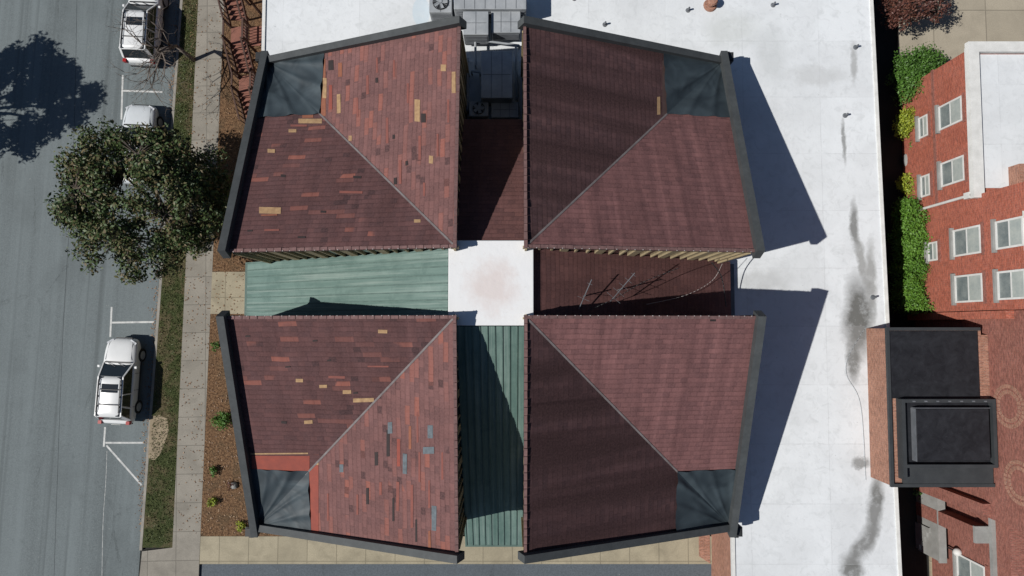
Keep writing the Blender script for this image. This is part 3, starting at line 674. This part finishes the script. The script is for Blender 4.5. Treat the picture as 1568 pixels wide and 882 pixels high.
# ------------------------------------------------------------------ brick house
bh=empty('brick_house'); XW=22.1
box('walls_low',XW,40,6.3,13.4,-.13,5.7,M_brick,bh)
box('walls_tall',XW+.12,40,0.75,6.29,-.13,10.5,M_brick,bh)
box('low_roof',XW+.3,40,6.6,13.1,5.7,5.78,M_white,bh)
cn=Multi(); cn.box(XW-.22,XW+.28,6.1,13.65,5.72,6.0); cn.box(XW+.28,40,13.15,13.65,5.72,6.0); cn.box(XW-.1,XW+.3,6.25,13.5,5.5,5.72); cn.obj('cornice',M_wht,bh)
cp=Multi(); cp.box(XW+1.6,XW+2.6,6.35,7.6,5.7,6.5); cp.obj('chimney_base',M_brick2,bh)
M_glass=simple('window_blind',(0.42,0.45,0.42),(0.30,0.34,0.33),3,0.25,spec=0.6)
M_pane=simple('window_glass',(0.13,0.16,0.165),(0.26,0.29,0.28),2,0.12,spec=0.7)
def window(xw,yc,z0,z1,wd,parent,arch=False):
    m=Multi(); t=.09; y0,y1=yc-wd/2,yc+wd/2
    m.box(xw-.07,xw+.02,y0,y0+t,z0,z1); m.box(xw-.07,xw+.02,y1-t,y1,z0,z1); m.box(xw-.07,xw+.02,y0+t,y1-t,z0,z0+t); m.box(xw-.07,xw+.02,y0+t,y1-t,z1-t,z1)
    zm=(z0+z1)/2; m.box(xw-.055,xw+.02,y0+t,y1-t,zm-.035,zm+.035)
    m.obj('window_frame',M_wht,parent)
    box('window_pane',xw-.03,xw+.01,y0+t,y1-t,z0+t,zm-.035,M_pane,parent); box('window_pane',xw-.045,xw+.01,y0+t,y1-t,zm+.035,z1-t,M_glass,parent)
    s=Multi(); s.box(xw-.18,xw+.01,y0-.12,y1+.12,z0-.13,z0-.003)
    s.obj('window_sill',M_stone,parent)
    l=Multi()
    if arch:
        for i in range(9):
            t0=math.pi*i/9;t1=math.pi*(i+1)/9; r0,r1=wd/2-.02,wd/2+.22; v=[]
            for X_ in (xw-.06,xw+.01):
                for (r,tt_) in((r0,t0),(r1,t0),(r1,t1),(r0,t1)): v.append((X_,yc+r*math.cos(tt_),z1+r*math.sin(tt_)*.7))
            l.add(v,[(0,1,2,3),(4,7,6,5),(0,4,5,1),(1,5,6,2),(2,6,7,3),(3,7,4,0)])
        box('arch_fill',xw-.02,xw+.01,y0+.1,y1-.1,z1,z1+.35,M_wht,parent)
    else: l.box(xw-.05,xw+.01,y0-.1,y1+.1,z1+.003,z1+.2)
    l.obj('lintel',M_brick3 if not arch else M_wht,parent)
for yc in(10.7,7.75): window(XW,yc,3.3,5.1,1.25,bh)
for yc in(10.7,7.5): window(XW,yc,1.55,2.35,1.15,bh)
for yc in(4.15,1.85): window(XW+.12,yc,3.9,5.9,1.35,bh); window(XW+.12,yc,6.9,8.6,1.3,bh,True)
window(XW+.12,3.95,1.8,2.6,1.0,bh)
dp=Multi(); dp.tube((XW-.1,6.3,0),(XW-.1,6.3,5.6),.07,.07,8); dp.box(XW-.2,XW+.02,6.15,6.45,5.2,5.6); dp.obj('downpipe',M_wht,bh)
bc=Multi(); bc.box(XW-.05,XW+.02,6.4,13.45,2.75,2.95); bc.obj('brick_band',M_brick3,bh)
# south wing of old brick
sw=empty('brick_building')
box('walls',22.45,40,-9.0,0.72,-.13,10.2,M_brick3,sw)
box('pier',22.05,22.44,0.35,0.72,-.13,7.5,M_brick,sw); box('pier',22.05,22.44,-8.9,-8.3,-.13,5.5,M_brick3,sw)
for yc,zc in((-3.6,6.9),(-6.9,7.4)):
    rg=Multi()
    for rad in(.65,.9):
        n_=int(rad*34)
        for i in range(n_):
            t0=6.2832*i/n_; t1=6.2832*(i+.8)/n_; v=[]
            for X_ in(22.435,22.46):
                for (r,q) in((rad-.09,t0),(rad+.09,t0),(rad+.09,t1),(rad-.09,t1)): v.append((X_,yc+r*math.cos(q),zc+r*math.sin(q)))
            rg.add(v,[(0,1,2,3),(4,7,6,5),(0,4,5,1),(1,5,6,2),(2,6,7,3),(3,7,4,0)])
    rg.obj('brick_rosette',M_brick2,sw)
box('lower_wing',22.9,40,-25,-9.01,-.13,6.0,M_brick3,sw)
window(22.9,-12.2,2.2,4.3,1.2,sw)
box('ledge',22.7,22.92,-25,-9.1,4.9,5.1,M_stone,sw)
box('buttress',22.2,22.89,-10.3,-9.6,-.13,4.6,M_brick3,sw); box('buttress_cap',22.15,22.94,-10.35,-9.55,4.602,4.75,M_stone,sw)
# annex with black roofs
an=empty('brick_annex'); XA=17.62; zt=5.85
yt=G(1356,503,zt)[1]; ym=G(1362,610,zt)[1]; yb_=G(1360,744,zt)[1]
box('walls',XA,22.1,yb_,yt,-.13,zt-.1,M_brick2,an)
box('walls',22.1,22.44,ym,yt-.3,-.13,zt-.12,M_brick2,an)
box('roof_membrane',XA+.12,21.9,ym,yt-.12,zt-.1,zt-.02,M_memb,an)
M_cap2=simple('annex_edge_metal',(0.045,0.050,0.054),(0.03,0.034,0.038),1.5,0.6)
fr=Multi(); fr.box(XA-.04,XA+.1,yb_-.05,yt+.05,zt-.1,zt+.05); fr.box(XA+.1,22.0,yt-.1,yt+.05,zt-.1,zt+.05); fr.box(XA+.1,22.4,yb_-.05,yb_+.1,zt-.1,zt+.05); fr.obj('roof_edge',M_cap2,an)
fr=Multi(); xa=18.0; xb=22.35
fr.box(xa,xb,ym-.16,ym,zt-.1,zt+.38); fr.box(xa,xa+.16,yb_+.35,ym-.16,zt-.1,zt+.38); fr.box(xb-.16,xb,yb_+.9,ym-.16,zt-.1,zt+.38); fr.box(xa+.16,xb-.16,yb_+.9,yb_+1.05,zt-.1,zt+.38)
fr.obj('parapet',M_cap2,an)
box('lower_membrane',xa+.16,xb-.16,yb_+1.05,ym-.16,zt-.1,zt+.1,M_memb,an)
box('ledge_membrane',xa+.16,xb,yb_+.1,yb_+.9,zt-.1,zt+.02,M_cap2,an)
box('raised_panel',xa+.6,xb-.35,yb_+1.25,ym-.42,zt+.1,zt+.42,M_memb,an,bevel=.04)
ed=Multi(); 
ed.box(xa+.58,xb-.33,ym-.41,ym-.385,zt+.1,zt+.46); ed.box(xa+.56,xa+.585,yb_+1.2,ym-.42,zt+.1,zt+.46)
for i in range(7): ed.box(xa+.5+i*.55,xa+.62+i*.55,ym-.12,ym-.06,zt+.38,zt+.42)
ed.obj('panel_trim',M_greyd,an)
# grey stair bulkhead & lamp
cb=empty('concrete_steps'); x0,y0=G(1424,838,1.0); x1,y1=G(1512,752,1.0)
box('landing',x0+.4,x1,y0+.9,y1,-.13,1.3,M_stone,cb,bevel=.03)
for i in range(5): box('step_%d'%i,x0-.1,x0+1.9,y0+.75-.28*i,y0+1.03-.28*i+(-.002),-.13,1.1-.22*i,M_stone,cb)
box('side_wall',x0,x0+.3,y0-.5,y1,-.13,1.75,M_stone,cb,bevel=.03)
box('coping',x0-.04,x0+.36,y0-.55,y1+.05,1.752,1.84,M_stone,cb)
box('bulkhead',x0+1.1,x1-.1,y0+1.7,y1-.2,1.3,1.9,M_stone,cb,bevel=.03)
rl=Multi()
for i in range(5): rl.tube((x0+.9+.45*i,y0+1.0,1.3),(x0+.9+.45*i,y0+1.0,2.2),.025,.025)
rl.tube((x0+.9,y0+1.0,2.2),(x0+2.7,y0+1.0,2.2),.03,.03); rl.obj('handrail',M_black,cb)
sd=empty('globe_lamp'); xx,yy=G(1465,845,2.4); m=Multi(); m.tube((xx,yy,0),(xx,yy,2.25),.05,.04,8); m.tube((xx,yy,0),(xx,yy,.15),.13,.1,10); m.tube((xx,yy,2.2),(xx,yy,2.28),.1,.12,10); m.obj('post',M_black,sd)
bm=bmesh.new(); bmesh.ops.create_uvsphere(bm,u_segments=20,v_segments=12,radius=.2); bmesh.ops.translate(bm,verts=bm.verts,vec=(xx,yy,2.45)); me=bpy.data.meshes.new('globe'); bm.to_mesh(me); bm.free(); me.materials.append(M_wht); o=bpy.data.objects.new('globe',me); sc.collection.objects.link(o); o.parent=sd
# ------------------------------------------------------------------ wooden stairs
ws=empty('wooden_staircase'); M_wood=simple('stained_wood',(0.26,0.11,0.08),(0.17,0.075,0.055),4,0.8); M_wood2=simple('old_wood',(0.10,0.06,0.048),(0.07,0.042,0.035),4,0.85)
pl=Multi(); rw=Multi(); levels=[(17.9,3.6),(15.5,2.4),(13.3,1.2)]
for (yc,z) in levels:
    for i in range(7):
        pl.box(-14.0,-12.85,yc-.55+i*.155,yc-.55+i*.155+.135,z-.05,z)
    for xx in(-14.0,-13.0):
        for yy in(yc-.5,yc+.5): rw.box(xx-.05,xx+.05,yy-.05,yy+.05,-.1,z+(1.0 if xx<-13.5 else -.05))
    rw.box(-14.06,-13.96,yc-.5,yc+.5,z+.92,z+.99); rw.box(-14.06,-13.98,yc-.5,yc+.5,z+.5,z+.55)
    for i in range(6): rw.box(-14.03,-13.99,yc-.4+i*.16,yc-.37+i*.16,z,z+.92)
for k,(yc,z) in enumerate(levels):
    for i in range(6):
        q=(i+.5)/6; zz=z-1.2*q; yy=yc-.6-1.1*q
        pl.box(-15.0,-14.1,yy+.0,yy+.25,zz-.045,zz)
    rw.beam((-15.02,yc-.5,z+.1),(-15.02,yc-1.9,z-1.2),.06,.2); rw.beam((-14.08,yc-.5,z+.1),(-14.08,yc-1.9,z-1.2),.06,.2)
    rw.beam((-15.02,yc-.5,z+1.0),(-15.02,yc-1.9,z-.2),.08,.06); rw.beam((-14.08,yc-.5,z+1.0),(-14.08,yc-1.9,z-.2),.08,.06)
    for i in range(7):
        yy=yc-.5-1.4*i/6; zz=z-1.3*i/6
        rw.box(-15.05,-15.0,yy-.02,yy+.02,zz,zz+1.0)
    pl.box(-15.0,-14.08,yc-.5,yc+.5,z-.05,z-.004)
    for yy in(yc-.45,yc+.45): rw.box(-15.05,-14.95,yy-.05,yy+.05,-.1,z+1)
    rw.box(-15.04,-14.96,yc-.5,yc+.5,z+.93,z+1.0)
pl.obj('treads_and_landings',M_wood,ws); rw.obj('posts_and_rails',M_wood2,ws)
# ------------------------------------------------------------------ cars
def carpaint(name,c):
    m=NT(name,0.25,0.0,0.5); m.b.inputs['Coat Weight'].default_value=0.6; o=m.coord('Object')
    return m.out(m.mix(m.rng(m.noise(o,3,4,.6),.4,.8,0,.25),c,tuple(x*.8 for x in c)))
M_cw=carpaint('car_paint_white',(0.64,0.65,0.65)); M_cs=carpaint('car_paint_silver',(0.55,0.58,0.60))
N=NT('car_glass',0.08,0,0.7); M_cg=N.out((0.012,0.016,0.02))
M_tyre=simple('tyre',(0.02,0.02,0.02),None,5,0.9); M_lamp=simple('lamp_glass',(0.6,0.62,0.65),None,5,0.15); M_tail=simple('tail_lamp',(0.35,0.02,0.02),None,5,0.2)
def car(name,x,y,rot,paint,L=4.65,roofh=1.68,rails=True,sunroof=True,sedan=False):
    e=empty(name,(x,y,ZR)); e.rotation_euler=(0,0,rot); k=L/4.68
    S=[(-2.33,.66,.42,.80,.84),(-2.27,.82,.32,.98,1.0),(-1.95,.90,.27,1.03,1.06),(-1,.92,.27,1.03,1.08),(0,.92,.27,1.01,1.08),(.95,.92,.27,.99,1.08),(1.4,.91,.27,.95,1.05),(1.9,.88,.28,.88,.98),(2.2,.80,.33,.78,.86),(2.35,.62,.40,.62,.68)]
    v=[];f=[]
    for (yy,wd,zl,zb_,zt_) in S:
        half=[(0,zt_),(.35*wd,zt_-.004),(.72*wd,zt_-.02),(.9*wd,zb_),(wd,zb_-.12),(wd,.6 if .6<zb_-.15 else zb_-.2),(.97*wd,zl),(.5*wd,zl)]
        ring=half+[(0,zl)]+[(-a,b) for a,b in half[:0:-1]]
        v+=[(a,yy*k,b) for a,b in ring]; nr=len(ring)
    for i in range(len(S)-1):
        for j in range(nr): f.append((i*nr+j,i*nr+(j+1)%nr,(i+1)*nr+(j+1)%nr,(i+1)*nr+j))
    f.append(tuple(range(nr))[::-1]); f.append(tuple(range((len(S)-1)*nr,len(S)*nr)))
    b=obj('body',v,f,paint,e,True)
    bm=bmesh.new(); bm.from_mesh(b.data); bmesh.ops.recalc_face_normals(bm,faces=bm.faces); bm.to_mesh(b.data); bm.free()
    m=b.modifiers.new('s','SUBSURF'); m.levels=2; m.render_levels=2
    rb=-2.12*k if not sedan else -1.6*k; rt=-1.82*k if not sedan else -.95*k; fb_=1.0*k; ft=.28*k
    z0,z1=.98,roofh-.06
    gl=obj('glasshouse',[(-.83,rb,z0),(.83,rb,z0),(.80,fb_,z0),(-.80,fb_,z0),(-.67,rt,z1),(.67,rt,z1),(.64,ft,z1),(-.64,ft,z1)],BF,M_cg,e); bv=gl.modifiers.new('b','BEVEL'); bv.width=.03; bv.segments=2
    nx,ny=8,10; v=[];f=[]
    for i in range(ny+1):
        yy=rt-.05+(ft+.08-rt)*i/ny
        for j in range(nx+1):
            t=-1+2*j/nx; ed=1-(abs(t)**4); fy=1-abs(-1+2*i/ny)**6
            v.append((t*(.69-.02*i/ny),yy,z1-.03+.085*(ed*.7+.3*(1-t*t))*(.25+.75*fy)))
    for i in range(ny):
        for j in range(nx): a=i*(nx+1)+j; f.append((a,a+1,a+nx+2,a+nx+1))
    r=obj('roof',v,f,paint,e,True); so_=r.modifiers.new('so','SOLIDIFY'); so_.thickness=.04
    p=Multi()
    for s in(-1,1):
        p.beam((s*.80,fb_,z0),(s*.65,ft,z1),.07,.05)
        p.beam((s*.83,rb+.05,z0),(s*.67,rt+.03,z1),.16,.06)
        for q in(.0,.40,.72) if not sedan else (.0,.5):
            yb0=.35+(rb-.35)*q; yt0=.10+(rt-.10)*q
            if q>0: p.beam((s*.835,yb0*k,z0),(s*.675,yt0*k,z1),.06,.09)
        p.beam((s*.66,ft,z1-.01),(s*.68,rt,z1-.01),.06,.06)
    p.obj('pillars',paint,e)
    d=Multi()
    if rails:
        for s in(-1,1):
            d.beam((s*.60,rt+.2,z1+.10),(s*.58,ft-.15,z1+.11),.04,.03)
            for q in(.25,.5,.8):
                yy=rt+(ft-rt)*q; d.box(s*.59-.02,s*.59+.02,yy-.04,yy+.04,z1,z1+.1)
        for q in(.3,.68):
            yy=rt+(ft-rt)*q; d.box(-.6,.6,yy-.02,yy+.02,z1+.1,z1+.13)
    for s in(-1,1):
        d.box(s*.94-.012,s*.94+.012,-1.5,1.4,.42,.5)
        for yy in(.45,-.45,-1.35): d.box(s*.921-.006,s*.921+.006,yy-.008,yy+.008,.4,.95)
        d.beam((s*.70,1.15*k,1.045),(s*.62,2.15*k,.885),.012,.012)
    d.beam((-.7,1.03*k,1.07),(.7,1.03*k,1.07),.08,.03)
    d.beam((-.5,.98*k,1.10),(-.05,.8*k,1.2),.02,.02); d.beam((0.05,.98*k,1.10),(.5,.8*k,1.2),.02,.02)
    d.box(-.45,.45,2.33*k,2.37*k,.5,.66); d.box(-.7,.7,-2.36*k,-2.30*k,.38,.5)
    d.obj('trim',M_black,e)
    if sunroof: 
        box('sunroof',-.42,.42,-.55*k,-.1*k,z1+.05,z1+.066,M_cg,e)
    mi=Multi()
    for s in(-1,1): mi.box(min(s*.92,s*1.08),max(s*.92,s*1.08),.72*k,.86*k,.98,1.12)
    mo=mi.obj('mirrors',paint,e); mm=mo.modifiers.new('b','BEVEL'); mm.width=.03
    lm=Multi(); tl=Multi()
    for s in(-1,1):
        lm.add(beamv((s*.45,2.22*k,.76),(s*.78,2.02*k,.80),.16,.1),BF); tl.box(min(s*.66,s*.85),max(s*.66,s*.85),-2.32*k,-2.14*k,.8,1.04)
    lm.obj('headlamps',M_lamp,e); tl.obj('tail_lamps',M_tail,e)
    tr=Multi(); rm=Multi()
    for s in(-1,1):
        for yy in(1.42*k,-1.42*k):
            tr.tube((s*.72,yy,.36),(s*.945,yy,.36),.36,.36,28); rm.tube((s*.944,yy,.36),(s*.955,yy,.36),.24,.22,18)
    tr.obj('tyres',M_tyre,e,False); rm.obj('wheel_rims',M_grey,e)
    box('number_plate',-.25,.25,-2.375*k,-2.36*k,.7,.82,M_wht,e)
    return e
RA=-math.radians(2.6)
car('parked_suv',-21.35,-2.95,RA,M_cw,4.65)
car('parked_suv',-20.65,17.0,RA,M_cw,4.75,1.72)
car('parked_car',-20.75,10.1,RA,M_cs,4.5,1.5,False,False,True)
print('done')
